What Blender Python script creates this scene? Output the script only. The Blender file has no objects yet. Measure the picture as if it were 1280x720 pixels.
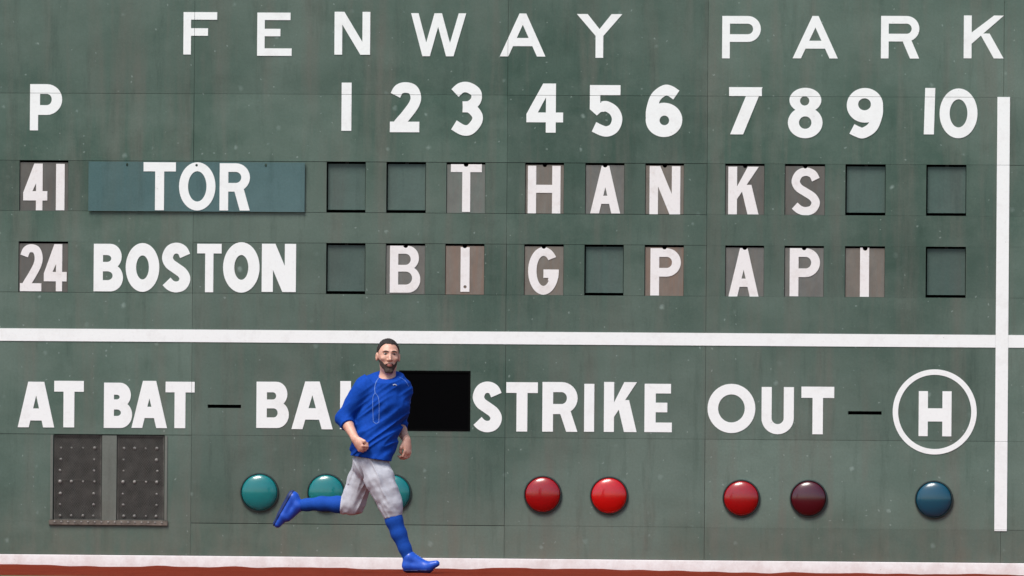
import bpy, bmesh, math, random
import numpy as np
from mathutils import Vector, Matrix
from mathutils.geometry import delaunay_2d_cdt
from mathutils.bvhtree import BVHTree

random.seed(7)
rng = np.random.default_rng(11)
scene = bpy.context.scene
COL = scene.collection

# ------------------------------------------------------------------ camera
FPX = 15675.0                      # focal length in photo pixels (1280 wide)
DIST, YAW, CAMH, ROLL = 95.0, math.radians(7.0), 1.0, 0.0078
TARGET = Vector((0.0, 0.0, 2.13))
CAM = Vector((DIST * math.sin(YAW), -DIST * math.cos(YAW), CAMH))
fwd = (TARGET - CAM).normalized()
right0 = fwd.cross(Vector((0, 0, 1))).normalized()
up0 = right0.cross(fwd).normalized()
cr, sr = math.cos(ROLL), math.sin(ROLL)
rightv = right0 * cr + up0 * sr
upv = up0 * cr - right0 * sr
cam_data = bpy.data.cameras.new('camera')
cam = bpy.data.objects.new('camera', cam_data)
COL.objects.link(cam)
cam.matrix_world = Matrix(((rightv.x, upv.x, -fwd.x, CAM.x), (rightv.y, upv.y, -fwd.y, CAM.y),
                           (rightv.z, upv.z, -fwd.z, CAM.z), (0, 0, 0, 1)))
cam_data.sensor_width = 36.0
cam_data.lens = FPX / 1280 * 36.0
cam_data.clip_start = 1.0
cam_data.clip_end = 2000.0
scene.camera = cam

# ------------------------------------------------------------------ sky, sun, exposure (overcast)
world = bpy.data.worlds.new('World')
scene.world = world
world.use_nodes = True
wn = world.node_tree.nodes
wl = world.node_tree.links
wn.clear()
SUN_EL, SUN_AZ = math.radians(58), math.radians(-28)     # azimuth from the wall's normal, towards image left
sky = wn.new('ShaderNodeTexSky')
sky.sky_type = 'NISHITA'
sky.sun_disc = False
sky.sun_elevation = SUN_EL
sky.sun_rotation = math.radians(180) + SUN_AZ * -1
sky.air_density = 1.0
sky.dust_density = 2.0
sky.ozone_density = 0.6
bg = wn.new('ShaderNodeBackground')
bg.inputs['Strength'].default_value = 0.085
wo = wn.new('ShaderNodeOutputWorld')
wl.new(sky.outputs[0], bg.inputs['Color'])
wl.new(bg.outputs[0], wo.inputs['Surface'])
sd = bpy.data.lights.new('sun', 'SUN')
sd.energy = 1.5
sd.angle = math.radians(26)
sd.color = (1.0, 0.985, 0.92)
sun = bpy.data.objects.new('sun', sd)
COL.objects.link(sun)
sdir = Vector((math.sin(SUN_AZ) * math.cos(SUN_EL), -math.cos(SUN_AZ) * math.cos(SUN_EL), math.sin(SUN_EL)))
sun.rotation_euler = (-sdir).to_track_quat('-Z', 'Y').to_euler()
sun.location = (0, -10, 20)
vs = scene.view_settings
vs.view_transform = 'Standard'
vs.look = 'None'
vs.gamma = 1.0
vs.exposure = 1.22
vs.use_curve_mapping = False

# ------------------------------------------------------------------ pixel -> point helpers
def ray(px, py):
    return (fwd * FPX + rightv * (px - 640.0) - upv * (py - 360.0)).normalized()

def at_y(px, py, Y):
    d = ray(px, py)
    return CAM + d * ((Y - CAM.y) / d.y)

def at_ground(px, py):
    d = ray(px, py)
    return CAM + d * (-CAM.z / d.z)

def W(px, py):                       # point on the wall face
    p = at_y(px, py, 0.0)
    return p.x, p.z

def mpp(px, py):                     # metres per photo pixel (horizontal, vertical) on the wall there
    a = W(px - 5, py); b = W(px + 5, py); c = W(px, py - 5); d = W(px, py + 5)
    return (b[0] - a[0]) / 10, (c[1] - d[1]) / 10

# ------------------------------------------------------------------ materials
def newmat(name):
    m = bpy.data.materials.new(name)
    m.use_nodes = True
    nt = m.node_tree
    b = nt.nodes['Principled BSDF']
    return m, nt, b

class NB:                            # tiny node builder
    def __init__(s, nt): s.nt = nt
    def n(s, t, **kw):
        x = s.nt.nodes.new(t)
        for k, v in kw.items(): setattr(x, k, v)
        return x
    def link(s, a, b): s.nt.links.new(a, b)
    def pos(s, scale=(1, 1, 1), loc=(0, 0, 0)):
        g = s.n('ShaderNodeNewGeometry'); mp = s.n('ShaderNodeMapping')
        mp.inputs['Scale'].default_value = scale; mp.inputs['Location'].default_value = loc
        s.link(g.outputs['Position'], mp.inputs['Vector']); return mp.outputs[0]
    def noise(s, vec, scale, detail=4, rough=.6):
        x = s.n('ShaderNodeTexNoise'); x.inputs['Scale'].default_value = scale
        x.inputs['Detail'].default_value = detail; x.inputs['Roughness'].default_value = rough
        s.link(vec, x.inputs['Vector']); return x.outputs['Fac']
    def ramp(s, fac, a, b, ca=0.0, cb=1.0):
        x = s.n('ShaderNodeMapRange'); x.inputs['From Min'].default_value = a; x.inputs['From Max'].default_value = b
        x.inputs['To Min'].default_value = ca; x.inputs['To Max'].default_value = cb
        s.link(fac, x.inputs['Value']); return x.outputs[0]
    def math(s, op, a, b):
        x = s.n('ShaderNodeMath', operation=op)
        for i, v in enumerate((a, b)):
            if isinstance(v, (int, float)): x.inputs[i].default_value = v
            else: s.link(v, x.inputs[i])
        return x.outputs[0]
    def mix(s, fac, a, b, mode='MIX'):
        x = s.n('ShaderNodeMix', data_type='RGBA', blend_type=mode)
        for sock, v in ((x.inputs[0], fac), (x.inputs[6], a), (x.inputs[7], b)):
            if isinstance(v, tuple): sock.default_value = (*v, 1)
            elif isinstance(v, (int, float)): sock.default_value = v
            else: s.link(v, sock)
        return x.outputs[2]
    def bump(s, h, strength, dist, b):
        x = s.n('ShaderNodeBump'); x.inputs['Strength'].default_value = strength; x.inputs['Distance'].default_value = dist
        s.link(h, x.inputs['Height']); s.link(x.outputs[0], b.inputs['Normal'])

def green_paint(name, base, worn_bright, grimy, spots=True, gloss=.5):
    m, nt, b = newmat(name); q = NB(nt)
    P = q.pos()
    vignette_mottle = q.noise(q.pos(loc=(3.2, 0, .4)), .42, 4)  # broad paint mottling, offset so a lens vignette's lighter centre is painted in
    streak = q.noise(q.pos((5.5, 1, .45)), 1.0, 5, .65)
    fine = q.noise(P, 9, 6, .7)
    grain = q.noise(P, 60, 3, .6)
    col = q.mix(q.ramp(vignette_mottle, .36, .64), base, worn_bright)
    col = q.mix(q.math('MULTIPLY', q.ramp(streak, .48, .70), .7), col, grimy)
    dk = q.noise(q.pos((9, 1, 1.1), (7, 0, 3)), 1.0, 6, .7)
    col = q.mix(q.math('MULTIPLY', q.ramp(dk, .53, .78), .55), col, tuple(c * .55 for c in base))
    blot = q.noise(q.pos((1, 1, 1), (1, 0, 9)), 2.3, 5, .65)
    col = q.mix(q.math('MULTIPLY', q.ramp(blot, .48, .72), .45), col, worn_bright)
    col = q.mix(q.math('MULTIPLY', q.ramp(fine, .5, .8), .30), col, worn_bright)
    oi = q.n('ShaderNodeObjectInfo')
    v = q.ramp(oi.outputs['Random'], 0, 1, .88, 1.12)
    hsv = q.n('ShaderNodeHueSaturation'); q.link(col, hsv.inputs['Color'])
    q.link(q.math('MULTIPLY', v, q.ramp(grain, .3, .7, .94, 1.06)), hsv.inputs['Value']); col = hsv.outputs[0]
    if spots:                        # pale scuffs where balls have hit the sheet metal
        vo = q.n('ShaderNodeTexVoronoi'); vo.inputs['Scale'].default_value = 3.4; vo.inputs['Randomness'].default_value = 1
        vv = q.n('ShaderNodeVectorMath', operation='ADD'); q.link(P, vv.inputs[0])
        nx = q.n('ShaderNodeTexNoise'); nx.inputs['Scale'].default_value = 30
        q.link(P, nx.inputs['Vector'])
        sc = q.n('ShaderNodeVectorMath', operation='SCALE'); sc.inputs['Scale'].default_value = .03
        q.link(nx.outputs['Color'], sc.inputs[0]); q.link(sc.outputs[0], vv.inputs[1])
        sp0 = q.n('ShaderNodeSeparateXYZ'); q.link(vv.outputs[0], sp0.inputs[0])
        fl = q.n('ShaderNodeCombineXYZ'); q.link(sp0.outputs[0], fl.inputs[0]); q.link(sp0.outputs[2], fl.inputs[1])
        vo.voronoi_dimensions = '2D'
        q.link(fl.outputs[0], vo.inputs['Vector'])
        sep = q.n('ShaderNodeSeparateColor'); q.link(vo.outputs['Color'], sep.inputs[0])
        size = q.ramp(sep.outputs[0], .3, 1, .0, .09)
        sp = q.math('SUBTRACT', size, vo.outputs['Distance'])
        spot = q.ramp(sp, 0, .06)
        col = q.mix(q.math('MULTIPLY', q.math('MULTIPLY', spot, q.ramp(sep.outputs[1], 0, 1, .05, .6)), q.ramp(blot, .38, .62, .15, 1)), col, (.30, .38, .34))
        vo2 = q.n('ShaderNodeTexVoronoi', voronoi_dimensions='2D'); vo2.inputs['Scale'].default_value = 11; vo2.inputs['Randomness'].default_value = 1
        q.link(fl.outputs[0], vo2.inputs['Vector'])
        s2 = q.n('ShaderNodeSeparateColor'); q.link(vo2.outputs['Color'], s2.inputs[0])
        spot2 = q.ramp(q.math('SUBTRACT', q.ramp(s2.outputs[0], .72, 1, 0, .10), vo2.outputs['Distance']), 0, .05)
        col = q.mix(q.math('MULTIPLY', spot2, .32), col, (.33, .40, .36))
    # splashed clay near the ground
    sx = q.n('ShaderNodeSeparateXYZ'); q.link(P, sx.inputs[0])
    low = q.ramp(sx.outputs[2], .05, .62, 1, 0)
    cl = q.math('MULTIPLY', low, q.ramp(q.noise(q.pos((3, 1, 1.2)), 2.2, 6, .7), .35, .75, .15, .95))
    col = q.mix(q.math('MULTIPLY', cl, .55), col, (.16, .125, .095))
    q.link(col, b.inputs['Base Color'])
    q.link(q.ramp(fine, .3, .8, gloss, gloss + .25), b.inputs['Roughness'])
    b.inputs['Specular IOR Level'].default_value = .22
    q.bump(q.math('ADD', q.noise(P, 1.9, 2), q.math('MULTIPLY', fine, .16)), .5, .03, b)
    return m

def white_paint(name, base=(.78, .79, .765), dirty=(.5, .47, .44), amount=.35, clay=0.0, rough=.55):
    m, nt, b = newmat(name); q = NB(nt); P = q.pos()
    f = q.noise(P, 6, 6, .7)
    col = q.mix(q.math('MULTIPLY', q.ramp(f, .52, .8), amount), base, dirty)
    g = q.noise(P, 45, 4, .7)
    col = q.mix(q.math('MULTIPLY', q.ramp(g, .55, .8), amount * .7), col, dirty)
    ch_ = q.noise(q.pos((1, 1, 1), (4, 0, 2)), 30, 6, .75)
    col = q.mix(q.ramp(ch_, .665, .70, 0, .55), col, (.22, .24, .22))
    if clay:
        sx = q.n('ShaderNodeSeparateXYZ'); q.link(P, sx.inputs[0])
        e = q.math('ADD', q.ramp(sx.outputs[2], 0, .13, 1, 0), q.ramp(q.noise(P, 7, 6, .75), .3, .7, -.6, .55))
        col = q.mix(q.math('MULTIPLY', q.ramp(e, .25, 1.1), clay), col, (.32, .12, .08))
        chip = q.noise(P, 19, 5, .8)
        col = q.mix(q.ramp(chip, .68, .72, 0, .8), col, (.1, .1, .09))
    q.link(col, b.inputs['Base Color']); b.inputs['Roughness'].default_value = rough
    q.bump(g, .2, .004, b)
    return m

def plain(name, col, rough=.6, metal=0.0, var=.15, scale=20, bump=.2, sheen=0.0, spec=.5):
    m, nt, b = newmat(name); q = NB(nt)
    tc = q.n('ShaderNodeTexCoord')
    f = q.noise(tc.outputs['Object'], scale, 5, .65)
    lo = tuple(c * (1 - var) for c in col); hi = tuple(min(1, c * (1 + var)) for c in col)
    q.link(q.mix(q.ramp(f, .3, .7), lo, hi), b.inputs['Base Color'])
    b.inputs['Roughness'].default_value = rough; b.inputs['Metallic'].default_value = metal
    b.inputs['Specular IOR Level'].default_value = spec
    if sheen: b.inputs['Sheen Weight'].default_value = sheen
    if bump: q.bump(f, bump, .004, b)
    return m

def card_paint(name, base, rust, amount):
    m, nt, b = newmat(name); q = NB(nt); P = q.pos((1, 1, .6))
    f = q.noise(P, 9, 6, .72); g = q.noise(q.pos((14, 1, 1.2)), 2.0, 5, .7)
    col = q.mix(q.ramp(f, .35, .65), base, tuple(c * 1.35 for c in base))
    col = q.mix(q.math('MULTIPLY', q.ramp(g, .42, .62), amount), col, rust)
    q.link(col, b.inputs['Base Color']); b.inputs['Roughness'].default_value = .75
    q.bump(f, .25, .004, b)
    return m

GREEN = ((.044, .080, .060), (.112, .150, .123), (.112, .114, .094))
M = {}
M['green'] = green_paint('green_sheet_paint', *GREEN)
M['green_blank'] = green_paint('green_card_paint', (.058, .094, .080), (.086, .122, .106), (.075, .088, .076), spots=False)
M['green_board'] = green_paint('blue_green_board_paint', (.056, .108, .106), (.076, .130, .130), (.07, .108, .10), spots=False, gloss=.4)
M['white'] = white_paint('white_letter_paint')
M['white_old'] = white_paint('aged_white_paint', (.74, .71, .69), (.42, .33, .28), .4)
M['white_base'] = white_paint('scuffed_white_paint', (.80, .77, .75), (.55, .47, .43), .35, clay=.25)
M['dark'] = plain('dark_interior', (.012, .012, .012), .9, bump=0)
M['card_grey'] = card_paint('grey_card_paint', (.102, .103, .094), (.14, .105, .078), .3)
M['card_brown'] = card_paint('brown_card_paint', (.118, .108, .092), (.16, .115, .085), .45)
M['card_rust'] = card_paint('rusty_card_paint', (.135, .112, .092), (.19, .115, .08), .6)
M['card_dark'] = card_paint('dark_card_paint', (.076, .075, .067), (.11, .085, .068), .4)
M['card_green'] = card_paint('green_grey_card_paint', (.10, .115, .10), (.16, .12, .11), .35)
M['display'] = plain('black_display', (.0012, .0012, .0014), .6, bump=0, var=.05, spec=.02)
M['rim'] = plain('dark_lamp_rim', (.012, .022, .020), .5, bump=0)
M['metal_dark'] = plain('rusty_brown_mesh', (.074, .070, .060), .8, 0, .5, 12)
M['bolt'] = plain('grey_bolt', (.20, .19, .17), .6, 0, .5, 3)
M['post'] = green_paint('grey_green_post', (.11, .125, .105), (.14, .15, .13), (.1, .09, .08), spots=False)
M['sill'] = plain('rusty_sill', (.115, .095, .075), .75, 0, .5, 14)
M['black'] = plain('black_gap', (.002, .002, .002), .9, bump=0, spec=.05)

# ------------------------------------------------------------------ object helpers
def link_mesh(name, verts, faces, mat, parent=None, smooth=False):
    me = bpy.data.meshes.new(name)
    me.from_pydata([tuple(v) for v in verts], [], [tuple(f) for f in faces])
    me.update()
    bm = bmesh.new(); bm.from_mesh(me); bmesh.ops.recalc_face_normals(bm, faces=bm.faces[:]); bm.to_mesh(me); bm.free()
    if smooth: me.polygons.foreach_set('use_smooth', [True] * len(me.polygons))
    if mat: me.materials.append(mat)
    o = bpy.data.objects.new(name, me); COL.objects.link(o)
    if parent is not None: o.parent = parent
    return o

def empty(name, loc=(0, 0, 0)):
    o = bpy.data.objects.new(name, None); COL.objects.link(o); o.location = loc
    o.empty_display_size = .1
    return o

def tag(o, label, cat, group=None):
    o['label'] = label; o['category'] = cat
    if group: o['group'] = group
    return o

def structure(o):
    o['kind'] = 'structure'; return o

def box(name, x0, x1, y0, y1, z0, z1, mat, parent=None, bevel=0.0):
    bm = bmesh.new()
    bmesh.ops.create_cube(bm, size=1)
    for v in bm.verts:
        v.co = (x0 + (v.co.x + .5) * (x1 - x0), y0 + (v.co.y + .5) * (y1 - y0), z0 + (v.co.z + .5) * (z1 - z0))
    if bevel: bmesh.ops.bevel(bm, geom=bm.edges[:], offset=bevel, segments=2, affect='EDGES')
    me = bpy.data.meshes.new(name); bm.to_mesh(me); bm.free()
    me.materials.append(mat)
    o = bpy.data.objects.new(name, me); COL.objects.link(o)
    if parent is not None: o.parent = parent
    return o

def plate(name, x0, x1, z0, z1, yf, yb, holes, mat, parent):
    """sheet with rectangular openings, front at yf, back at yb"""
    xs = {x0, x1}; zs = {z0, z1}
    hs = []
    for (a, b, c, d) in holes:
        a, b, c, d = max(a, x0), min(b, x1), max(c, z0), min(d, z1)
        if b - a < 1e-5 or d - c < 1e-5: continue
        hs.append((a, b, c, d)); xs |= {a, b}; zs |= {c, d}
    xs = sorted(xs); zs = sorted(zs)
    nx, nz = len(xs) - 1, len(zs) - 1
    def solid(i, k):
        if i < 0 or k < 0 or i >= nx or k >= nz: return False
        cx, cz = (xs[i] + xs[i + 1]) / 2, (zs[k] + zs[k + 1]) / 2
        return not any(a < cx < b and c < cz < d for a, b, c, d in hs)
    vid = {}; V = []; F = []
    def v(i, k, back):
        key = (i, k, back)
        if key not in vid:
            vid[key] = len(V); V.append((xs[i], yb if back else yf, zs[k]))
        return vid[key]
    for i in range(nx):
        for k in range(nz):
            if not solid(i, k): continue
            F.append((v(i, k, 0), v(i + 1, k, 0), v(i + 1, k + 1, 0), v(i, k + 1, 0)))
            F.append((v(i, k, 1), v(i, k + 1, 1), v(i + 1, k + 1, 1), v(i + 1, k, 1)))
            for di, dk, e in ((-1, 0, ((i, k + 1), (i, k))), (1, 0, ((i + 1, k), (i + 1, k + 1))),
                              (0, -1, ((i, k), (i + 1, k))), (0, 1, ((i + 1, k + 1), (i, k + 1)))):
                if not solid(i + di, k + dk):
                    (a, b), (c, d) = e
                    F.append((v(c, d, 0), v(a, b, 0), v(a, b, 1), v(c, d, 1)))
    return link_mesh(name, V, F, mat, parent)

# ------------------------------------------------------------------ glyphs (drawn in a box W x H, y down)
def rect(x0, y0, x1, y1): return [(x0, y0), (x1, y0), (x1, y1), (x0, y1)]
def ell(cx, cy, rx, ry, n=44): return [(cx + rx * math.cos(2 * math.pi * i / n), cy + ry * math.sin(2 * math.pi * i / n)) for i in range(n)]
def par(xa, ya, xb, yb, w): return [(xa, ya), (xa + w, ya), (xb + w, yb), (xb, yb)]
def dshape(x0, y0, x1, y1, rx):      # rectangle whose right end is half an ellipse
    cy, ry, cx = (y0 + y1) / 2, (y1 - y0) / 2, x1 - rx
    return [(x0, y0), (cx, y0)] + [(cx + rx * math.sin(t), cy - ry * math.cos(t)) for t in [math.pi * i / 16 for i in range(1, 16)]] + [(cx, y1), (x0, y1)]

def spline(pts, n=7):
    out = []
    P = [pts[0]] + list(pts) + [pts[-1]]
    for i in range(1, len(P) - 2):
        p0, p1, p2, p3 = P[i - 1:i + 3]
        for j in range(n):
            t = j / n
            out.append(tuple(.5 * (2 * p1[k] + (p2[k] - p0[k]) * t + (2 * p0[k] - 5 * p1[k] + 4 * p2[k] - p3[k]) * t * t
                                   + (3 * p1[k] - p0[k] - 3 * p2[k] + p3[k]) * t ** 3) for k in (0, 1)))
    out.append(tuple(pts[-1]))
    return out

def thick(path, w):
    L = []; R = []
    n = len(path)
    for i in range(n):
        a = path[max(0, i - 1)]; b = path[min(n - 1, i + 1)]
        dx, dy = b[0] - a[0], b[1] - a[1]; l = math.hypot(dx, dy) or 1
        ox, oy = -dy / l * w / 2, dx / l * w / 2
        L.append((path[i][0] + ox, path[i][1] + oy)); R.append((path[i][0] - ox, path[i][1] - oy))
    return [t for i in range(n - 1) for t in ([L[i], L[i + 1], R[i + 1]], [L[i], R[i + 1], R[i]])]

def inset(pts, Wd, H, w): return [(w / 2 + x * (Wd - w), w / 2 + y * (H - w)) for x, y in pts]

def glyph(ch, Wd, H, w, **k):
    A = lambda p: ('+', p)
    S = lambda p: ('-', p)
    wv = k.get('h', w)               # thickness of horizontal strokes
    if ch in 'FE':
        my = k.get('mid', .39) * H
        o = [A(rect(0, 0, w, H)), A(rect(0, 0, Wd * k.get('top', 1), wv)), A(rect(0, my, Wd * k.get('mx', .72), my + wv))]
        if ch == 'E': o.append(A(rect(0, H - wv, Wd, H)))
        return o
    if ch == 'N':
        d = w * k.get('dg', 1.3)
        return [A(rect(0, 0, w, H)), A(rect(Wd - w, 0, Wd, H)), A(par(0, 0, Wd - d, H, d))]
    if ch == 'W':
        d = .135 * Wd
        return [A(par(0, 0, .21 * Wd, H, d)), A(par(.425 * Wd, 0, .21 * Wd, H, d)), A(par(.425 * Wd, 0, .64 * Wd, H, d)), A(par(Wd - d, 0, .64 * Wd, H, d))]
    if ch == 'A':
        ta, lw = k.get('ta', w * .85), k.get('lw', w * 1.1)
        b0, b1 = k.get('b0', .57) * H, k.get('b1', .76) * H
        cx = Wd / 2
        xl = lambda y: (cx - ta / 2) * (1 - y / H)
        ya = H * (1 - (cx - lw) / (cx - ta / 2))
        ya = max(ya, .02 * H)
        o = [A([(cx - ta / 2, 0), (cx + ta / 2, 0), (Wd, H), (0, H)])]
        if b0 > ya + 1: o.append(S([(cx, ya), (Wd - xl(b0) - lw, b0), (xl(b0) + lw, b0)]))
        o.append(S([(xl(b1) + lw, b1), (Wd - xl(b1) - lw, b1), (Wd - lw, H), (lw, H)]))
        return o
    if ch == 'Y':
        ym = .5 * H; d = w * 1.4
        return [A([(0, 0), (d, 0), (Wd / 2 + w * .12, ym * .74), (Wd / 2 + w / 2, ym), (Wd / 2 - w / 2, ym)]),
                A([(Wd - d, 0), (Wd, 0), (Wd / 2 + w / 2, ym), (Wd / 2 - w / 2, ym), (Wd / 2 - w * .12, ym * .74)]),
                A(rect(Wd / 2 - w / 2, ym - .1, Wd / 2 + w / 2, H))]
    if ch in 'PR':
        hb = k.get('hb', .62) * H; r = k.get('r', hb / 2)
        t = k.get('t', wv); sw = k.get('sw', w)
        o = [A(rect(0, 0, sw, H)), A(dshape(0, 0, Wd, hb, r)), S(dshape(k.get('cx', sw), t, Wd - w, hb - t, max(1, r - w)))]
        if ch == 'R':
            lw = k.get('lw', w * 1.15); xs = k.get('lx', .5) * Wd
            o.append(A(par(xs, hb - t * .55, Wd - lw, H, lw)))
        return o
    if ch == 'B':
        m = k.get('m', .48) * H; t = wv; sw = k.get('sw', w); up = k.get('up', .95) * Wd
        ru, rl = m / 2, (H - m) / 2
        ru, rl = ru * 1.0, rl * 1.0
        ov = t * .25
        o = [A(dshape(0, 0, up, m + ov, ru)), A(dshape(0, m - ov, Wd, H, rl)),
             S(dshape(sw, t, up - w, m - t * .42, max(1, ru - w * .7))), S(dshape(sw, m + t * .42, Wd - w, H - t, max(1, rl - w * .7)))]
        return o
    if ch == 'K':
        lw = w * 1.25
        return [A(rect(0, 0, w, H)), A([(Wd - lw * 1.0, 0), (Wd, 0), (w, k.get('ky', .66) * H), (w, k.get('ky', .66) * H - lw * 1.15)]),
                A(par(k.get('kx', .42) * Wd, k.get('k2', .40) * H, Wd - lw, H, lw))]
    if ch == 'H':
        b = k.get('bar', .40) * H
        return [A(rect(0, 0, w, H)), A(rect(Wd - w, 0, Wd, H)), A(rect(0, b, Wd, b + k.get('bh', wv)))]
    if ch == 'T':
        c = k.get('c', .5) * Wd
        return [A(rect(0, 0, Wd, wv)), A(rect(c - w / 2, 0, c + w / 2, H))]
    if ch == 'I': return [A(rect(0, 0, Wd, H))]
    if ch == '1':
        s = k.get('slant', 0)
        return [A([(s, 0), (Wd, 0), (Wd - s, H), (0, H)])]
    if ch == 'L': return [A(rect(0, 0, w, H)), A(rect(0, H - wv, Wd, H))]
    if ch == 'U':
        r = Wd / 2; ri = r - w
        return [A(rect(0, 0, Wd, H - r)), A(ell(r, H - r, r, r)), S(rect(w, 0, Wd - w, H - r)), S(ell(r, H - r, ri, ri))]
    if ch in 'O0': return [A(ell(Wd / 2, H / 2, Wd / 2, H / 2)), S(ell(Wd / 2, H / 2, Wd / 2 - w, H / 2 - wv))]
    if ch == 'G':
        return [A(ell(Wd / 2, H / 2, Wd / 2, H / 2)), S(ell(Wd / 2, H / 2, Wd / 2 - w, H / 2 - wv)),
                S([(Wd * .55, H * .30), (Wd * 1.1, H * .16), (Wd * 1.1, H * .47), (Wd * .55, H * .47)]),
                A(rect(.50 * Wd, .47 * H, Wd * .985, .47 * H + wv * .95)), A([(Wd - w, .47 * H), (Wd * .985, .47 * H), (Wd * .93, .72 * H), (Wd - w * 1.3, .7 * H)])]
    if ch == 'S':
        P = [(.97, .20), (.82, .06), (.52, 0), (.2, .06), (.04, .24), (.17, .40), (.5, .52), (.83, .64), (.97, .79), (.82, .95), (.5, 1), (.22, .96), (.0, .86)]
        return [A(p) for p in thick(spline(inset(P, Wd, H, w)), w)]
    if ch == '2':
        P = [(.0, .20), (.17, .05), (.48, 0), (.84, .05), (1, .23), (.92, .42), (.60, .66), (.26, .87), (.055, 1.0)]
        return [A(p) for p in thick(spline(inset(P, Wd, H, w)), w)] + [A(rect(0, H - wv, Wd * .95, H))]
    if ch == '3':
        P = [(.04, .13), (.3, .01), (.62, 0), (.95, .12), (.95, .30), (.7, .43), (.38, .45)]
        Q = [(.38, .46), (.72, .48), (1, .64), (1, .80), (.72, .98), (.4, 1), (.0, .88)]
        return [A(p) for p in thick(spline(inset(P, Wd, H, w)), w)] + [A(p) for p in thick(spline(inset(Q, Wd, H, w)), w)]
    if ch == '4':
        return [A([(.45 * Wd, 0), (.8 * Wd, 0), (.8 * Wd, H), (.53 * Wd, H), (.53 * Wd, .79 * H), (0, .79 * H), (0, .62 * H)]),
                A(rect(.5 * Wd, .59 * H, Wd, .79 * H)), S([(.53 * Wd, k.get('ct', .28) * H), (.53 * Wd, .59 * H), (k.get('cl', .31) * Wd, .59 * H)])]
    if ch == '5':
        P = [(.36, .40), (.55, .39), (.86, .50), (1, .70), (.86, .92), (.5, 1), (.02, .89)]
        return [A(rect(.04 * Wd, 0, .94 * Wd, wv)), A(rect(.04 * Wd, 0, .04 * Wd + w, .38 * H)),
                A([(.04 * Wd, .30 * H), (.04 * Wd + w, .30 * H), (.04 * Wd + w, .345 * H), (.5 * Wd, .32 * H), (.5 * Wd, .505 * H), (.36 * Wd, .525 * H), (.25 * Wd, .59 * H), (.04 * Wd, .47 * H)])] + \
               [A(p) for p in thick(spline(inset(P, Wd, H, w)), w)]
    if ch == '6':
        P = [(.97, .11), (.72, .01), (.50, .0), (.18, .16), (.02, .45), (0, .66)]
        return [A(p) for p in thick(spline(inset(P, Wd, H, w)), w)] + [A(ell(.5 * Wd, .67 * H, .5 * Wd, .33 * H)), S(ell(.51 * Wd, .68 * H, 6, 6))]
    if ch == '9':
        P = [(.0, .90), (.22, .97), (.45, 1), (.80, .85), (.98, .55), (1, .34)]
        return [A(p) for p in thick(spline(inset(P, Wd, H, w)), w)] + [A(ell(.5 * Wd, .345 * H, .5 * Wd, .345 * H)), S(ell(.49 * Wd, .325 * H, 8, 7.5))]
    if ch == '7': return [A(rect(0, 0, Wd * .98, wv)), A(par(Wd - w * 1.35, 0, .04 * Wd, H, w * 1.35))]
    if ch == '8':
        return [A(ell(.5 * Wd, .245 * H, .46 * Wd, .245 * H)), A(ell(.5 * Wd, .69 * H, .5 * Wd, .31 * H)),
                S(ell(.48 * Wd, .26 * H, 5.8, 5.8)), S(ell(.5 * Wd, .69 * H, 7.8, 7.8))]
    raise KeyError(ch)

def solid2d(name, ops, to3d, yf, yb, mat, parent):
    """fill the union/difference of outlines, extrude from yf (front) to yb"""
    V = []; Fc = []
    for s, p in ops:
        ar = sum(p[i][0] * p[(i + 1) % len(p)][1] - p[(i + 1) % len(p)][0] * p[i][1] for i in range(len(p)))
        if ar < 0: p = p[::-1]
        b = len(V); V += [Vector(q) for q in p]; Fc.append(list(range(b, len(V))))
    ov, oe, of, _, _, orig = delaunay_2d_cdt(V, [], Fc, 0, 1e-5, True)
    keep = [f for f, o in zip(of, orig) if o and ops[max(o)][0] == '+']
    if not keep: return None
    edge = {}
    for f in keep:
        for i in range(len(f)):
            a, b = f[i], f[(i + 1) % len(f)]
            edge[(a, b)] = edge.get((a, b), 0) + 1
    used = sorted({i for f in keep for i in f}); mp = {u: i for i, u in enumerate(used)}
    n = len(used); VV = []
    for y in (yf, yb):
        for u in used:
            x, z = to3d(*ov[u]); VV.append((x, y, z))
    FF = [tuple(mp[i] for i in f) for f in keep] + [tuple(mp[i] + n for i in reversed(f)) for f in keep]
    for (a, b) in edge:
        if (b, a) not in edge: FF.append((mp[b], mp[a], mp[a] + n, mp[b] + n))
    return link_mesh(name, VV, FF, mat, parent)

def paint(name, ch, x0, y0, x1, y1, w, mat, parent, yf=-.0035, yb=.0012, cut=(), **k):
    """one painted letter, its box measured in the photograph, upright on the wall"""
    cx, cy = (x0 + x1) / 2, (y0 + y1) / 2
    X, Z = W(cx, cy); sx, sz = mpp(cx, cy)
    Wd, H = x1 - x0, y1 - y0
    ops = glyph(ch, Wd, H, w, **k)
    f = lambda u, v: (X + (u - Wd / 2) * sx, Z - (v - H / 2) * sz)
    for (kind, val, g) in cut:                     # sheet joints run through the paint
        if kind == 'z': v = H / 2 - (val - Z) / sz; ops.append(('-', rect(-9, v - g, Wd + 9, v + g)))
        if kind == 'x': u = Wd / 2 + (val - X) / sx; ops.append(('-', rect(u - g, -9, u + g, H + 9)))
        if kind == 'c': ops.append(('-', ell(Wd / 2 + (val[0] - X) / sx, H / 2 - (val[1] - Z) / sz, g, g, 14)))
    return solid2d(name, ops, f, yf, yb, mat, parent)

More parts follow.
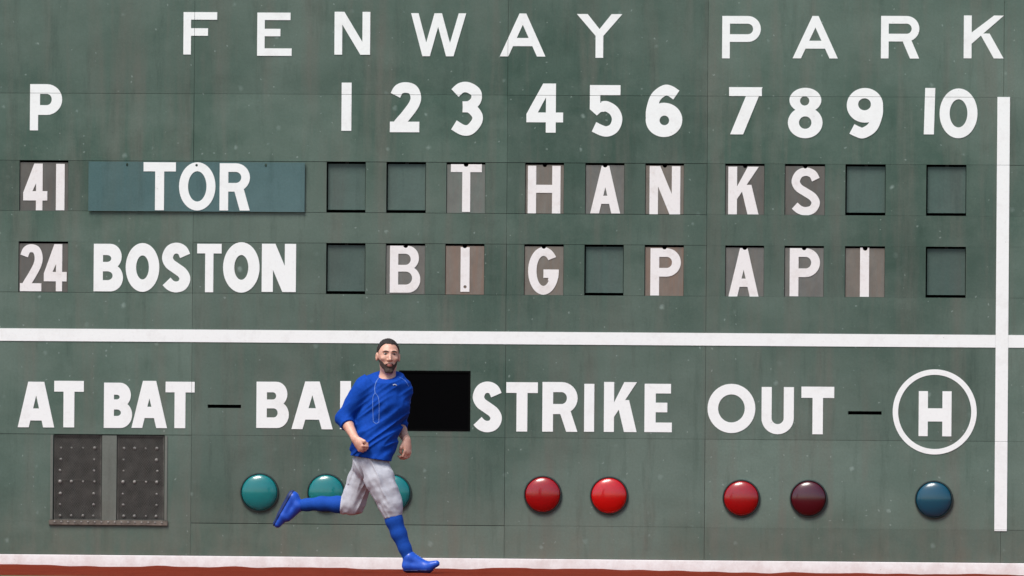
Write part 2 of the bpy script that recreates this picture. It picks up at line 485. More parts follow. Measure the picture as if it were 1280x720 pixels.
# ------------------------------------------------------------------ ground
def ground_sheet():
    xs = [-300, -120, -50, -20, -9] + list(np.arange(-6, 6.01, .06)) + [9, 20, 50, 120, 300]
    ys = [-400, -180, -90, -40, -20, -12, -9] + list(np.arange(-7, .05, .07)) + [.12, .3, 5, 40, 300]
    xs = np.array(xs); ys = np.array(ys)
    X, Y = np.meshgrid(xs, ys, indexing='ij')
    Z = np.zeros_like(X)
    for i in range(60):
        kx, ky = rng.normal(0, 1, 2) * (1.5 if i < 20 else 8 if i < 40 else 22)
        Z += math.sqrt(1) * (.0030 if i < 20 else .0012 if i < 40 else .0006) * np.sin(kx * X + ky * Y + rng.uniform(0, 6.28))
    m = ((np.abs(X) < 8.9) & (Y > -8.8)).astype(float)
    Z = Z * m * .55 - .006
    lip = np.exp(-((Y + .02) / .10) ** 2) * (.005 + .005 * np.sin(X * 1.9 + 1) * np.sin(X * 7.1 + 2) + .004 * np.sin(X * 17) * np.sin(X * 5.3)) * m
    Z = Z + np.where(Y < .2, np.maximum(lip, -.004), 0)
    nx, ny = X.shape
    V = np.stack([X, Y, Z], -1).reshape(-1, 3)
    idx = np.arange(nx * ny).reshape(nx, ny)
    F = np.stack([idx[:-1, :-1], idx[1:, :-1], idx[1:, 1:], idx[:-1, 1:]], -1).reshape(-1, 4)
    m_, nt, b = newmat('red_clay'); q = NB(nt); P = q.pos()
    f = q.noise(P, 3, 7, .75); g = q.noise(P, 55, 5, .8)
    col = q.mix(q.ramp(f, .35, .7), (.140, .020, .010), (.185, .031, .016))
    col = q.mix(q.ramp(g, .52, .70, 0, .75), col, (.085, .022, .013))
    col = q.mix(q.ramp(q.noise(q.pos((6, 1.2, 1)), 5, 6, .8), .55, .75, 0, .5), col, (.20, .052, .030))
    q.link(col, b.inputs['Base Color']); b.inputs['Roughness'].default_value = .95
    b.inputs['Specular IOR Level'].default_value = .03
    q.bump(g, .6, .012, b)
    return structure(link_mesh('ground', V, F, m_, None, True))
ground = ground_sheet()
gm, nt, b = newmat('mown_grass'); q = NB(nt); P = q.pos()
q.link(q.mix(q.ramp(q.noise(P, 40, 5, .7), .3, .7), (.035, .085, .022), (.07, .13, .04)), b.inputs['Base Color'])
b.inputs['Roughness'].default_value = .9
field = structure(link_mesh('outfield_grass', [(-300, -8.5, .016), (300, -8.5, .016), (300, -399, .016), (-300, -399, .016)], [(0, 1, 2, 3)], gm))

# ------------------------------------------------------------------ scoreboard wall
wall = empty('scoreboard_wall')
tag(wall, 'tall green sheet-metal scoreboard wall with white lettering behind the runner', 'wall')
def zof(*pts): return sum(W(*p)[1] for p in pts) / len(pts)
def xof(*pts): return sum(W(*p)[0] for p in pts) / len(pts)
Z7 = zof((300, 653.5), (700, 658), (1000, 660.5))
Z6 = zof((400, 544), (770, 548.5), (950, 550))
Z5 = zof((430, 366.3), (755, 369.7), (1080, 372.3))
Z4 = zof((430, 304), (755, 305.7), (1180, 308.5))
Z3 = zof((430, 265), (507, 266), (1082, 269.9))
Z2 = zof((430, 202), (755, 204), (1182, 206))
Z1 = zof((100, 116.5), (420, 118.5), (960, 120.5), (1250, 121))
ZB = zof((100, 708), (640, 712), (1180, 716))
XC = [xof((243, 20), (238.5, 680)), xof((634.5, 20), (631, 680)), xof((884, 40), (881.5, 680)), xof((1255.5, 20), (1250, 690))]
cols = [-11.0, -8.2, -5.4] + XC + [XC[-1] + 2.25, XC[-1] + 4.6, 11.0]
rows = [0.10, Z7, Z6, Z5, Z4, Z3, Z2, Z1, Z1 + 1.25, Z1 + 2.6, Z1 + 4.2, Z1 + 5.9, 11.3]
BASE_TOP = zof((100, 692), (640, 698), (1180, 703.5))
rows[0] = BASE_TOP

holes = []
def hole(x0, y0, x1, y1, z=None):
    cx, cy = (x0 + x1) / 2, (y0 + y1) / 2
    a = W(x0, cy)[0]; b_ = W(x1, cy)[0]
    if z: c, d = z
    else: d = W(cx, y0)[1]; c = W(cx, y1)[1]
    holes.append((a, b_, c, d)); return (a, b_, c, d)

row1 = [('41', 24.2, 85.2), ('', 408, 457), ('', 482.8, 532.3), ('T', 557.8, 606.6), ('H', 656.2, 704.8), ('A', 731.4, 780.4), ('N', 806.4, 854.9),
        ('K', 906.3, 955.5), ('S', 980.8, 1031.2), ('', 1056.6, 1106.9), ('', 1157.7, 1207.8)]
row2 = [('24', 23, 85), ('', 407.5, 456.6), ('B', 482, 531.3), ('I', 556.3, 605.4), ('G', 655, 704.5), ('', 730.3, 779.5), ('P', 805.6, 854.7),
        ('A', 906.3, 955), ('P', 980.3, 1029.8), ('I', 1056, 1106), ('', 1157, 1207.2)]
slots = []
for r, (lst, ym, zz) in enumerate(((row1, 235, (Z3, Z2)), (row2, 337, (Z5, Z4)))):
    for ch, a, b_ in lst:
        slots.append((r, ch, hole(a, ym - 30, b_, ym + 30, zz), (a, b_)))
hole(259.5, 505.8, 301.3, 510)
hole(1060, 514, 1102, 518.2)
DISP = hole(498.5, 463.3, 588, 538.8)
GR = hole(66.5, 541, 205.5, 651, (Z7 + .012, Z6 - .003))

for j in range(len(rows) - 1):
    for i in range(len(cols) - 1):
        g = lambda a=.0006, b_=.0018: random.uniform(a, b_)
        x0, x1 = cols[i] + g(), cols[i + 1] - g()
        tight = random.random() < .45
        z0, z1 = rows[j] + (.0003 if random.random() < .4 else g()) if j else rows[0], rows[j + 1] - (.0002 if tight else g(.0010, .0032))
        yf = random.uniform(-.0008, .0008)
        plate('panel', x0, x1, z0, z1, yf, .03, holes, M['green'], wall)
# dark hollow behind the sheets
box('backing', -11, 11, .115, .9, 0.0, 11.28, M['black'], wall)
# batten behind every horizontal joint so that the joints are closed
for z in rows[1:-1]:
    box('rail', -10.99, 10.99, .0335, .06, z - .012, z + .012, M['dark'], wall) if z not in (Z2, Z3, Z4, Z5) else None
# base board along the ground
box('base_board', -11, 11, -.012, .03, -.06, BASE_TOP - .003, M['white_base'], wall, .004)

# stripes
zb0, zb1 = zof((60, 426.2), (640, 430), (1200, 434.6)), zof((60, 410.2), (640, 414.5), (1200, 419))
vx0, vx1 = xof((1246.7, 125), (1243.2, 655)), xof((1262.6, 125), (1258.6, 655))
vz0, vz1 = zof((1251, 663.8)), zof((1254, 121.3))
box('stripe', -11, vx0 - .001, -.0045, .0015, zb0, zb1, M['white'], wall)
box('stripe', vx1 + .001, 11, -.0045, .0015, zb0, zb1, M['white'], wall)
for a, b_ in ((vz0, Z7 - .001), (Z7 + .001, Z6 - .001), (Z6 + .001, Z2 - .001), (Z2 + .001, vz1)):
    box('stripe', vx0, vx1, -.0055, .0015, a, b_, M['white'], wall)

# painted lettering
JOINTS = [('z', Z1, .22)] + [('x', x, .22) for x in XC]
WL = M['white']
T = lambda *a, **k: paint('letter', *a, WL, wall, cut=JOINTS, **k)
D = lambda *a, **k: paint('numeral', *a, WL, wall, cut=JOINTS, **k)
T('F', 229.4, 15.2, 271.4, 68.2, 9.4, top=1, mid=.38, mx=.73)
T('E', 321.6, 15.8, 364.8, 69.8, 9.3, top=.96, mid=.375, mx=.67)
T('N', 418.2, 14.8, 462.8, 68.4, 9.7, dg=1.25)
T('W', 513.8, 16.6, 582.6, 70.3, 9.6)
T('A', 625, 16.9, 682, 70.6, 9.6, ta=8.5, lw=10.6)
T('Y', 721, 17.6, 777.8, 72.3, 9.6)
T('P', 902.8, 20, 951, 73, 9.6, hb=.612)
T('A', 991, 20, 1047.5, 73, 9.6, ta=7.5, lw=10.4, b0=.585, b1=.77)
T('R', 1101.3, 20, 1149.2, 73.1, 9.6, hb=.60, lw=11.5, lx=.52)
T('K', 1204.8, 19.4, 1254.7, 73, 9.8, kx=.40, k2=.42, ky=.66)
T('P', 37.6, 105.2, 77.7, 163, 13, sw=10.2, t=12.2, hb=.665, cx=12.4)
D('1', 427, 103.3, 439.4, 163.5, 12)
D('2', 487.6, 102.8, 526.3, 165.3, 13.2)
D('3', 561, 102.8, 602.8, 169.2, 13.2)
D('4', 658.2, 104.4, 704, 165.8, 12.5)
D('5', 735.6, 106.4, 778, 170.8, 13, h=12.5)
D('6', 807.3, 106.4, 853, 171.3, 13.4)
D('7', 911.3, 109, 953, 168, 12, h=11)
D('8', 985, 109.8, 1028.3, 172.8, 13)
D('9', 1058.4, 110, 1103.8, 172.8, 13.4)
D('1', 1155, 110, 1169, 168, 12.4, slant=1.4)
D('0', 1174.5, 110.6, 1221.9, 172.8, 12.6, h=13.5)
T('B', 117.2, 304.8, 153.9, 364.2, 13, h=14, sw=11.5)
T('O', 157.2, 303.8, 199.2, 364.8, 13, h=15.5)
T('S', 201.6, 303.3, 238.8, 365.5, 13.6)
T('T', 246.4, 304.8, 276.9, 365.3, 10.3, h=12)
T('O', 278.9, 302.8, 324.5, 365.8, 14, h=16)
T('N', 327.3, 304.8, 370, 365, 14, dg=1.2)
T('A', 22.4, 477.2, 68, 534.2, 15, ta=20, lw=13.8, b0=.585, b1=.85)
T('T', 67.7, 476.1, 104.7, 534.2, 13.6, h=13.5)
T('B', 130, 478.4, 165.3, 535, 14, h=15, sw=12.5)
T('A', 164.6, 476.1, 209, 535, 15, ta=16.5, lw=13.4, b0=.55, b1=.79)
T('T', 206.9, 477.2, 243.2, 535.2, 13.6, h=13.3)
T('B', 320.6, 477.2, 361.2, 535, 14, h=13.2, sw=13)
T('A', 364.6, 476.9, 416.2, 536.5, 15, ta=18, lw=13.8, b0=.56, b1=.80)
T('L', 425.2, 476.4, 452.5, 536.5, 13.4, h=13)
T('L', 458, 476.6, 485.5, 536.8, 13.4, h=13)
T('S', 590, 476.9, 628.2, 540.3, 14.2)
T('T', 632.8, 477.8, 672.2, 539.4, 13.6, h=13.4)
T('R', 678, 477.6, 722, 539.7, 13.4, hb=.645, t=12.6, lw=14, lx=.46)
T('I', 730.3, 479.8, 742.8, 539.7, 12)
T('K', 755, 477.6, 796, 540, 12.6, kx=.38, k2=.36, ky=.70)
T('E', 805.7, 479.8, 840, 540.2, 14, h=12, top=.96, mid=.39, mx=.83)
T('O', 884.5, 479.8, 944.2, 541.3, 13.2)
T('U', 952, 483.8, 992.3, 542.8, 12.6)
T('T', 1001.7, 483.4, 1042.7, 542.8, 13, h=14)
T('H', 1148.4, 489, 1189.4, 545.3, 11.4, bar=.38, bh=16.5)
X, Z = W(1168.4, 514.9); sx, sz = mpp(1168.4, 514.9)
solid2d('circle', [('+', ell(0, 0, 52.5, 53.2, 96)), ('-', ell(0, 0, 45.7, 46.4, 96))], lambda u, v: (X + u * sx, Z - v * sz), -.0035, .0012, WL, wall)

# ------------------------------------------------------------------ cards in the slots
COLN = ['pitcher'] + [str(i) for i in range(1, 11)]
letters1 = {'T': (563.3, 205.3, 602, 264.9), 'H': (659.6, 207.2, 700.4, 266.7), 'A': (737.8, 207.3, 775.2, 266.7), 'N': (811.8, 207.7, 850.2, 267.8),
            'K': (910.2, 208.4, 948.2, 267.9), 'S': (988.2, 209.4, 1025.6, 269.2)}
letters2 = {2: ('B', 487.2, 307.2, 525.3, 365.8), 3: ('I', 575.6, 309, 586.8, 364.7), 4: ('G', 660, 308.8, 698.4, 368.4), 6: ('P', 812.8, 310.3, 850.8, 369.4),
            7: ('A', 910.6, 310.3, 948.2, 370.6), 8: ('P', 987, 310.3, 1024.8, 370.4), 9: ('I', 1074.9, 309.5, 1086.2, 371)}
GKW = {'T': dict(w=10, h=9.8), 'H': dict(w=10.4, bar=.40, bh=10), 'A': dict(w=11, ta=9.5, lw=11, b0=.63, b1=.80), 'N': dict(w=10.6, dg=1.25),
       'K': dict(w=11, kx=.40, k2=.38, ky=.68), 'S': dict(w=10.4), 'B': dict(w=10.2, h=10, sw=10.4), 'I': dict(w=10), 'G': dict(w=10.5, h=11), 'P': dict(w=11, t=10.8, hb=.60)}
CARDM = {(0, 3): 'card_green', (0, 4): 'card_brown', (0, 5): 'card_grey', (0, 6): 'card_brown', (0, 7): 'card_dark', (0, 8): 'card_dark',
         (1, 2): 'card_grey', (1, 3): 'card_rust', (1, 4): 'card_brown', (1, 6): 'card_rust', (1, 7): 'card_grey', (1, 8): 'card_grey', (1, 9): 'card_brown',
         (0, 0): 'card_dark', (1, 0): 'card_dark'}
NUMW = ['', 'one', 'two', 'three', 'four', 'five', 'six', 'seven', 'eight', 'nine', 'ten']
ORD = ['', 'first', 'second', 'third', 'fourth', 'fifth', 'sixth', 'seventh', 'eighth', 'ninth', 'tenth']
rowname = ['upper', 'lower']
idx = {0: -1, 1: -1}
for r, ch, (a, b_, c, d), (pa, pb) in slots:
    idx[r] += 1
    n = idx[r]
    pxm = (pa + pb) / 2
    pym = 235 if r == 0 else 337
    sx, sz = mpp(pxm, pym)
    if ch == '':
        rec = random.uniform(.026, .034)
        root = empty('blank_card', ((a + b_) / 2, rec, c + .002))
        tag(root, 'blank green card recessed in the %s slot of the %s score row, below numeral %d' % ('', rowname[r], n), 'score card', 'blank green cards in the inning slots')
        root['label'] = 'blank green card in the %s score row, in the slot for inning %s' % (rowname[r], NUMW[n])
        tilt = random.uniform(-.002, .002)
        o = box('card_face', a + 1.3 * sx - root.location.x, b_ - 1.1 * sx - root.location.x, 0, .008, 3.4 * sz - .002, (d - c) - 2.9 * sz, M['green_blank'], root, .001)
        box('lower_lip', a + 1.3 * sx - root.location.x, b_ - 1.1 * sx - root.location.x, -.005, 0, 3.4 * sz - .002, 3.4 * sz + .004, M['green_blank'], root, .0012)
        # ledge under the card, set back so the gap reads dark
        box('hook', -.012, .012, .008, .02, (d - c) - .03, (d - c) - .004, M['dark'], root)
    else:
        rec = random.uniform(.008, .012)
        gapz = 2.6 * sz
        root = empty('letter_card' if n else 'number_card', (0, 0, 0))
        hx, hz = (a + b_) / 2 + random.uniform(-.002, .002), d - gapz
        dx, dz = (a + b_) / 2, (c + d) / 2
        off = (dx, rec, c + .001)
        root.location = off
        ops = [('+', rect(a + .003, c + .001, b_ - .003, d - gapz))]
        if n: ops.append(('-', ell(hx, hz, .017, .017, 16)))
        solid2d('card_face', [(s, [(u - off[0], v - off[2]) for u, v in p]) for s, p in ops], lambda u, v: (u, v), 0, .006, M[CARDM[(r, n)]], root)
        nm = 'letter' if n else 'numeral'
        def put(c_, x0, y0, x1, y1, **kw):
            k = dict(kw); w = k.pop('w')
            cut = [('c', (hx, hz + .001), .019 / sx)] if n else []
            if c_ == 'I' and r == 1 and n == 3: cut.append(('c', W(581.2, 358.5), 2.0))
            o = paint(nm, c_, x0, y0, x1, y1, w, M['white_old'], root, yf=rec - .0035, yb=rec - .0002, cut=cut, **k)
            o.data.transform(Matrix.Translation((-off[0], -off[1], -off[2])))
        if n == 0 and r == 0:
            put('4', 28.9, 204.4, 59, 262.8, w=10, ct=.42, cl=.38); put('1', 69.8, 204.8, 80.5, 262.8, w=10)
            tag(root, 'weathered card reading 41 in the upper slot under letter P', 'number card', 'pitcher number cards')
        elif n == 0:
            put('2', 24.9, 305.2, 53, 364, w=10); put('4', 54.7, 305.2, 83.2, 364, w=10, ct=.42, cl=.38)
            tag(root, 'weathered card reading 24 in the lower slot beside BOSTON', 'number card', 'pitcher number cards')
        else:
            bx = letters1[ch] if r == 0 else letters2[n][1:]
            put(ch, *bx, **GKW[ch])
            word = 'THANKS' if r == 0 else 'BIG PAPI'
            tag(root, 'hanging card with white letter %s of %s, in the slot for inning %s' % (ch, word, NUMW[n]), 'letter card', 'hanging letter cards')

# ------------------------------------------------------------------ team name board
ta, tb = W(111, 234)[0], W(381.3, 234)[0]
tc_, td = zof((246, 264.4)), zof((246, 202.6))
board = empty('team_name_board', ((ta + tb) / 2, 0, tc_))
tag(board, 'blue-green board reading TOR hung on the wall above BOSTON', 'sign board')
bo = lambda o: o.data.transform(Matrix.Translation((-board.location.x, 0, -board.location.z))) or o
BY = -.018
ops = [('+', rect(ta, tc_, tb, td))]
holesb = [(159.4, 206.0, 1.4), (246.3, 206.6, 1.5), (332.8, 206.6, 1.5)]
for px, py, r_ in holesb:
    hx, hz = W(px, py); ops.append(('-', ell(hx, hz, r_ * .0061, r_ * .0061 * 1.6, 14)))
bo(solid2d('board_face', ops, lambda u, v: (u, v), BY, -.012, M['green_board'], board))
for px in (150, 345):
    X, Z = W(px, 235); bo(box('standoff', X - .02, X + .02, -.012, .001, Z - .15, Z + .15, M['dark'], board))
for ch, x0, y0, x1, y1, w, kw in (('T', 179.8, 202.9, 220.2, 262.8, 11.2, dict(h=11.4)), ('O', 224.3, 202.9, 269.8, 263.2, 11.2, {}),
                                  ('R', 275, 204.2, 312.8, 263.2, 10.8, dict(hb=.60, lw=12.4, lx=.45))):
    cut = [('c', W(246.3, 206.6), 1.6)] if ch == 'O' else []
    bo(paint('letter', ch, x0, y0, x1, y1, w, M['white'], board, yf=BY - .003, yb=BY + .0005, cut=cut, **kw))

# ------------------------------------------------------------------ lamps
def lens_mat(name, col, rough=.25):
    m, nt, b = newmat(name)
    q = NB(nt)
    b.inputs['Base Color'].default_value = (*col, 1)
    b.inputs['Transmission Weight'].default_value = .55
    b.inputs['Roughness'].default_value = rough
    b.inputs['IOR'].default_value = 1.49
    b.inputs['Coat Weight'].default_value = .6
    b.inputs['Coat Roughness'].default_value = .09
    b.inputs['Specular IOR Level'].default_value = .35
    return m
LENS = {'red': lens_mat('red_lens', (.52, .002, .005)), 'bright_red': lens_mat('bright_red_lens', (.80, .003, .003)), 'dark_red': lens_mat('dark_red_lens', (.11, .003, .012)),
        'teal': lens_mat('teal_lens', (.001, .30, .30)), 'blue': lens_mat('blue_lens', (.001, .11, .18))}
M['reflector'] = plain('lamp_reflector', (.9, .9, .9), .4, 0, .03, bump=0)
def lathe(name, prof, mat, parent, n=48, loc=(0, 0, 0)):
    """profile of (radius, y) points turned about the y axis"""
    V = []; F = []
    for r_, y in prof:
        for i in range(n):
            t = 2 * math.pi * i / n; V.append((loc[0] + r_ * math.cos(t), loc[1] + y, loc[2] + r_ * math.sin(t)))
    for j in range(len(prof) - 1):
        for i in range(n):
            F.append((j * n + i, j * n + (i + 1) % n, (j + 1) * n + (i + 1) % n, (j + 1) * n + i))
    F.append(tuple(range(n))); F.append(tuple(range((len(prof) - 1) * n, len(prof) * n)))
    return link_mesh(name, V, F, mat, parent, True)

def autosmooth(o, ang=40):
    me = o.data
    me.set_sharp_from_angle(angle=math.radians(ang))
    return o
lamps = [(324.5, 615.4, 24.2, 'teal', 'leftmost teal lamp, left of the runner\'s trailing foot'),
         (407.8, 615.8, 24.0, 'teal', 'middle teal lamp, directly above the runner\'s trailing blue sock'),
         (490.6, 616.2, 24.0, 'teal', 'teal lamp mostly hidden behind the runner\'s front leg'),
         (678.6, 618.3, 23.8, 'red', 'deep red lamp below the letter R of STRIKE'),
         (761.4, 619.5, 24.0, 'bright_red', 'bright red lamp below the letter K of STRIKE'),
         (926.7, 622.9, 23.6, 'red', 'red lamp below the letter O of OUT'),
         (1010.8, 623.2, 23.6, 'dark_red', 'dark maroon lamp below the letter T of OUT'),
         (1167.5, 624.4, 24.0, 'blue', 'dark blue lamp below the circled H')]
for px, py, r_, c_, lab in lamps:
    X, Z = W(px, py); R = r_ * mpp(px, py)[0]
    root = empty('signal_lamp', (X, 0, Z))
    tag(root, lab, 'lamp', 'round signal lamps')
    autosmooth(lathe('rim', [(R * .80, .0008), (R, .0008), (R, -.012), (R * .985, -.017), (R * .945, -.018), (R * .93, -.012), (R * .93, -.004), (R * .8, -.004)], M['rim'], root))
    r1 = R * .925; dome = [(r1, -.006)]
    hgt = R * .32
    for i in range(1, 12):
        t = math.pi / 2 * i / 12; dome.append((r1 * math.cos(t), -.006 - hgt * math.sin(t)))
    dome.append((.0015, -.006 - hgt))
    autosmooth(lathe('lens', dome, LENS[c_], root), 60)
    lathe('reflector', [(R * .78, -.0055), (R * .5, -.0052)], M['reflector'], root)

# ------------------------------------------------------------------ black display
a, b_, c, d = DISP
disp = empty('display_panel', ((a + b_) / 2, .0, c))
tag(disp, 'blank black display panel set in the wall beside the runner\'s shoulder', 'display')
hw, hh = (b_ - a) / 2, d - c
box('screen', -hw + .004, hw - .004, .004, .028, .004, hh - .004, M['display'], disp, .001)
for args in ((-hw + .001, -hw + .014, .001, hh - .001), (hw - .014, hw - .001, .001, hh - .001)):
    box('frame', args[0], args[1], -.003, .0035, args[2], args[3], M['black'], disp)
for z0, z1 in ((.001, .014), (hh - .014, hh - .001)):
    box('frame', -hw + .015, hw - .015, -.003, .0035, z0, z1, M['black'], disp)

# ------------------------------------------------------------------ louvre / vent with perforated screens
a, b_, c, d = GR
vent = empty('vent_grille', ((a + b_) / 2, 0, c))
tag(vent, 'brown perforated double vent grille below AT BAT', 'vent grille')
ox, oz = vent.location.x, vent.location.z
gxs = [(W(66.8, 595)[0], W(126.8, 595)[0]), (W(146, 595)[0], W(205.2, 595)[0])]
box('mullion', gxs[0][1] + .002 - ox, gxs[1][0] - .002 - ox, .003, .028, .002, d - c - .003, M['post'], vent, .002)
box('sill', a - .03 - ox, b_ + .03 - ox, -.016, .001, -.036, .004, M['sill'], vent, .004)
box('side_trim', b_ + .002 - ox, b_ + .022 - ox, -.006, .001, .006, d - c - .004, M['post'], vent, .001)
box('side_trim', a - .022 - ox, a - .002 - ox, -.006, .001, .006, d - c - .004, M['post'], vent, .001)
for i in range(17):
    t = (i + .5) / 17
    X = a - .01 + t * (b_ - a + .02) - ox
    o = lathe('rivet', [(.0075, 0), (.007, -.003), (.004, -.0055)], M['bolt'], vent, 10, (X, -.0157, -.012))
for (g0, g1) in gxs:
    g0 += .004; g1 -= .004
    scr = empty('screen', ((g0 + g1) / 2 - ox, 0, 0)); scr.parent = vent
    hw = (g1 - g0) / 2; hh = d - c - .004
    # expanded metal lattice
    pitch = .0185; wd = .0024
    V = []; F = []
    def bar(p, q_, y):
        dx, dz = q_[0] - p[0], q_[1] - p[1]; l = math.hypot(dx, dz)
        nx_, nz_ = -dz / l * wd, dx / l * wd
        bb = len(V)
        for yy in (y, y + .004):
            V.extend([(p[0] + nx_, yy, p[1] + nz_), (q_[0] + nx_, yy, q_[1] + nz_), (q_[0] - nx_, yy, q_[1] - nz_), (p[0] - nx_, yy, p[1] - nz_)])
        F.extend([tuple(bb + k for k in f) for f in ((0, 1, 2, 3), (7, 6, 5, 4), (0, 4, 5, 1), (1, 5, 6, 2), (2, 6, 7, 3), (3, 7, 4, 0))])
    for s in (1, -1):
        k0 = -hw - hh
        while k0 < hw + hh:
            # line x = k0 + s*z*0.8
            pts = []
            for zz in np.linspace(0.002, hh, 200):
                x = k0 + s * zz * .8 + (0 if s > 0 else 0)
                if -hw < x < hw: pts.append((x, zz))
            if len(pts) > 3: bar(pts[0], pts[-1], .014 if s > 0 else .0185)
            k0 += pitch
    o = link_mesh('mesh', V, F, M['metal_dark'], scr); o['kind'] = 'stuff'
    for (x0, x1, z0, z1) in ((-hw, -hw + .008, .002, hh), (hw - .008, hw, .002, hh), (-hw + .0085, hw - .0085, .002, .010), (-hw + .0085, hw - .0085, hh - .010, hh), (-hw + .0085, hw - .0085, hh * .47, hh * .47 + .006)):
        box('bar', x0, x1, .009, .013, z0, z1, M['metal_dark'], scr)
    box('back_plate', -hw, hw, .0265, .03, .002, hh, M['card_dark'], scr)
    zs = [hh * t for t in (.055, .185, .315, .455, .585, .715, .85)]
    xs4 = [-hw * .74, -hw * .25, hw * .22, hw * .70]
    for k, z in enumerate(zs):
        for j, x in enumerate(xs4):
            if k in (0, 3, 6) or j in (0, 3):
                s = random.uniform(.007, .0135)
                lathe('bolt', [(s, .0), (s * .9, -.005), (s * .45, -.008)], M['bolt'], scr, 10, (x + random.uniform(-.004, .004), .009, z))

#PERSON
# ------------------------------------------------------------------ the runner
PY = at_ground(520, 717.0).y          # depth of the runner's standing foot
def J(px, py, dy=0.0):
    return np.array(at_y(px, py, PY + dy))

class Field:
    def __init__(s, lo, hi, h):
        s.lo = np.array(lo, float); s.h = h
        s.n = np.ceil((np.array(hi) - s.lo) / h).astype(int) + 1
        s.d = np.full(s.n, 1.0, np.float32)
    def sub(s, lo, hi):
        a = np.clip(np.floor((np.array(lo) - s.lo) / s.h).astype(int), 0, s.n)
        b = np.clip(np.ceil((np.array(hi) - s.lo) / s.h).astype(int) + 1, 0, s.n)
        sl = tuple(slice(i, j) for i, j in zip(a, b))
        ax = [s.lo[k] + s.h * np.arange(a[k], b[k]) for k in range(3)]
        return sl, (ax[0][:, None, None], ax[1][None, :, None], ax[2][None, None, :])
    def add(s, prim, k=.02, op='+'):
        f, lo, hi = prim
        m = max(k, .01) + .03
        sl, P = s.sub(lo - m, hi + m)
        cur = s.d[sl]
        if cur.size == 0: return
        v = f(*P).astype(np.float32)
        if op == '+':
            hh = np.maximum(k - np.abs(cur - v), 0) / k
            s.d[sl] = np.minimum(cur, v) - hh * hh * k * .25
        else:
            v = -v
            hh = np.maximum(k - np.abs(cur - v), 0) / k
            s.d[sl] = np.maximum(cur, v) + hh * hh * k * .25
    def grid(s): return s.sub(s.lo, s.lo + s.h * s.n)[1]

def cone(a, b, ra, rb, flat=None):
    a = np.array(a, float); b = np.array(b, float); ba = b - a; L2 = ba @ ba + 1e-12
    def f(x, y, z):
        px, py, pz = x - a[0], y - a[1], z - a[2]
        t = np.clip((px * ba[0] + py * ba[1] + pz * ba[2]) / L2, 0, 1)
        qx, qy, qz = px - t * ba[0], py - t * ba[1], pz - t * ba[2]
        r = ra + (rb - ra) * t
        if flat is None: return np.sqrt(qx * qx + qy * qy + qz * qz) - r
        n, fl = flat
        c = qx * n[0] + qy * n[1] + qz * n[2]
        d2 = qx * qx + qy * qy + qz * qz + c * c * (1 / fl ** 2 - 1)
        return (np.sqrt(d2) - r) * min(1, .5 + .5 * fl)
    R = max(ra, rb) * (max(1, flat[1]) if flat else 1)
    return f, np.minimum(a, b) - R, np.maximum(a, b) + R

def ellip(c, rad, axes=None):
    c = np.array(c, float); rad = np.array(rad, float)
    A = np.eye(3) if axes is None else np.array(axes, float)
    def f(x, y, z):
        p = (x - c[0], y - c[1], z - c[2])
        q_ = [p[0] * A[i, 0] + p[1] * A[i, 1] + p[2] * A[i, 2] for i in range(3)]
        k0 = np.sqrt(sum((q_[i] / rad[i]) ** 2 for i in range(3)))
        k1 = np.sqrt(sum((q_[i] / rad[i] ** 2) ** 2 for i in range(3))) + 1e-9
        return k0 * (k0 - 1) / k1
    R = rad.max()
    return f, c - R, c + R

def vnoise(x, y, z, seed):
    """value noise on a lattice, arguments already scaled"""
    r = np.random.default_rng(seed).random((32, 32, 32)).astype(np.float32)
    x, y, z = np.broadcast_arrays(x, y, z)
    xi, yi, zi = np.floor(x).astype(int), np.floor(y).astype(int), np.floor(z).astype(int)
    fx, fy, fz = x - xi, y - yi, z - zi
    s_ = lambda t: t * t * (3 - 2 * t)
    fx, fy, fz = s_(fx), s_(fy), s_(fz)
    out = 0
    for i in (0, 1):
        for j in (0, 1):
            for k in (0, 1):
                out = out + r[(xi + i) % 32, (yi + j) % 32, (zi + k) % 32] * (fx if i else 1 - fx) * (fy if j else 1 - fy) * (fz if k else 1 - fz)
    return out - .5

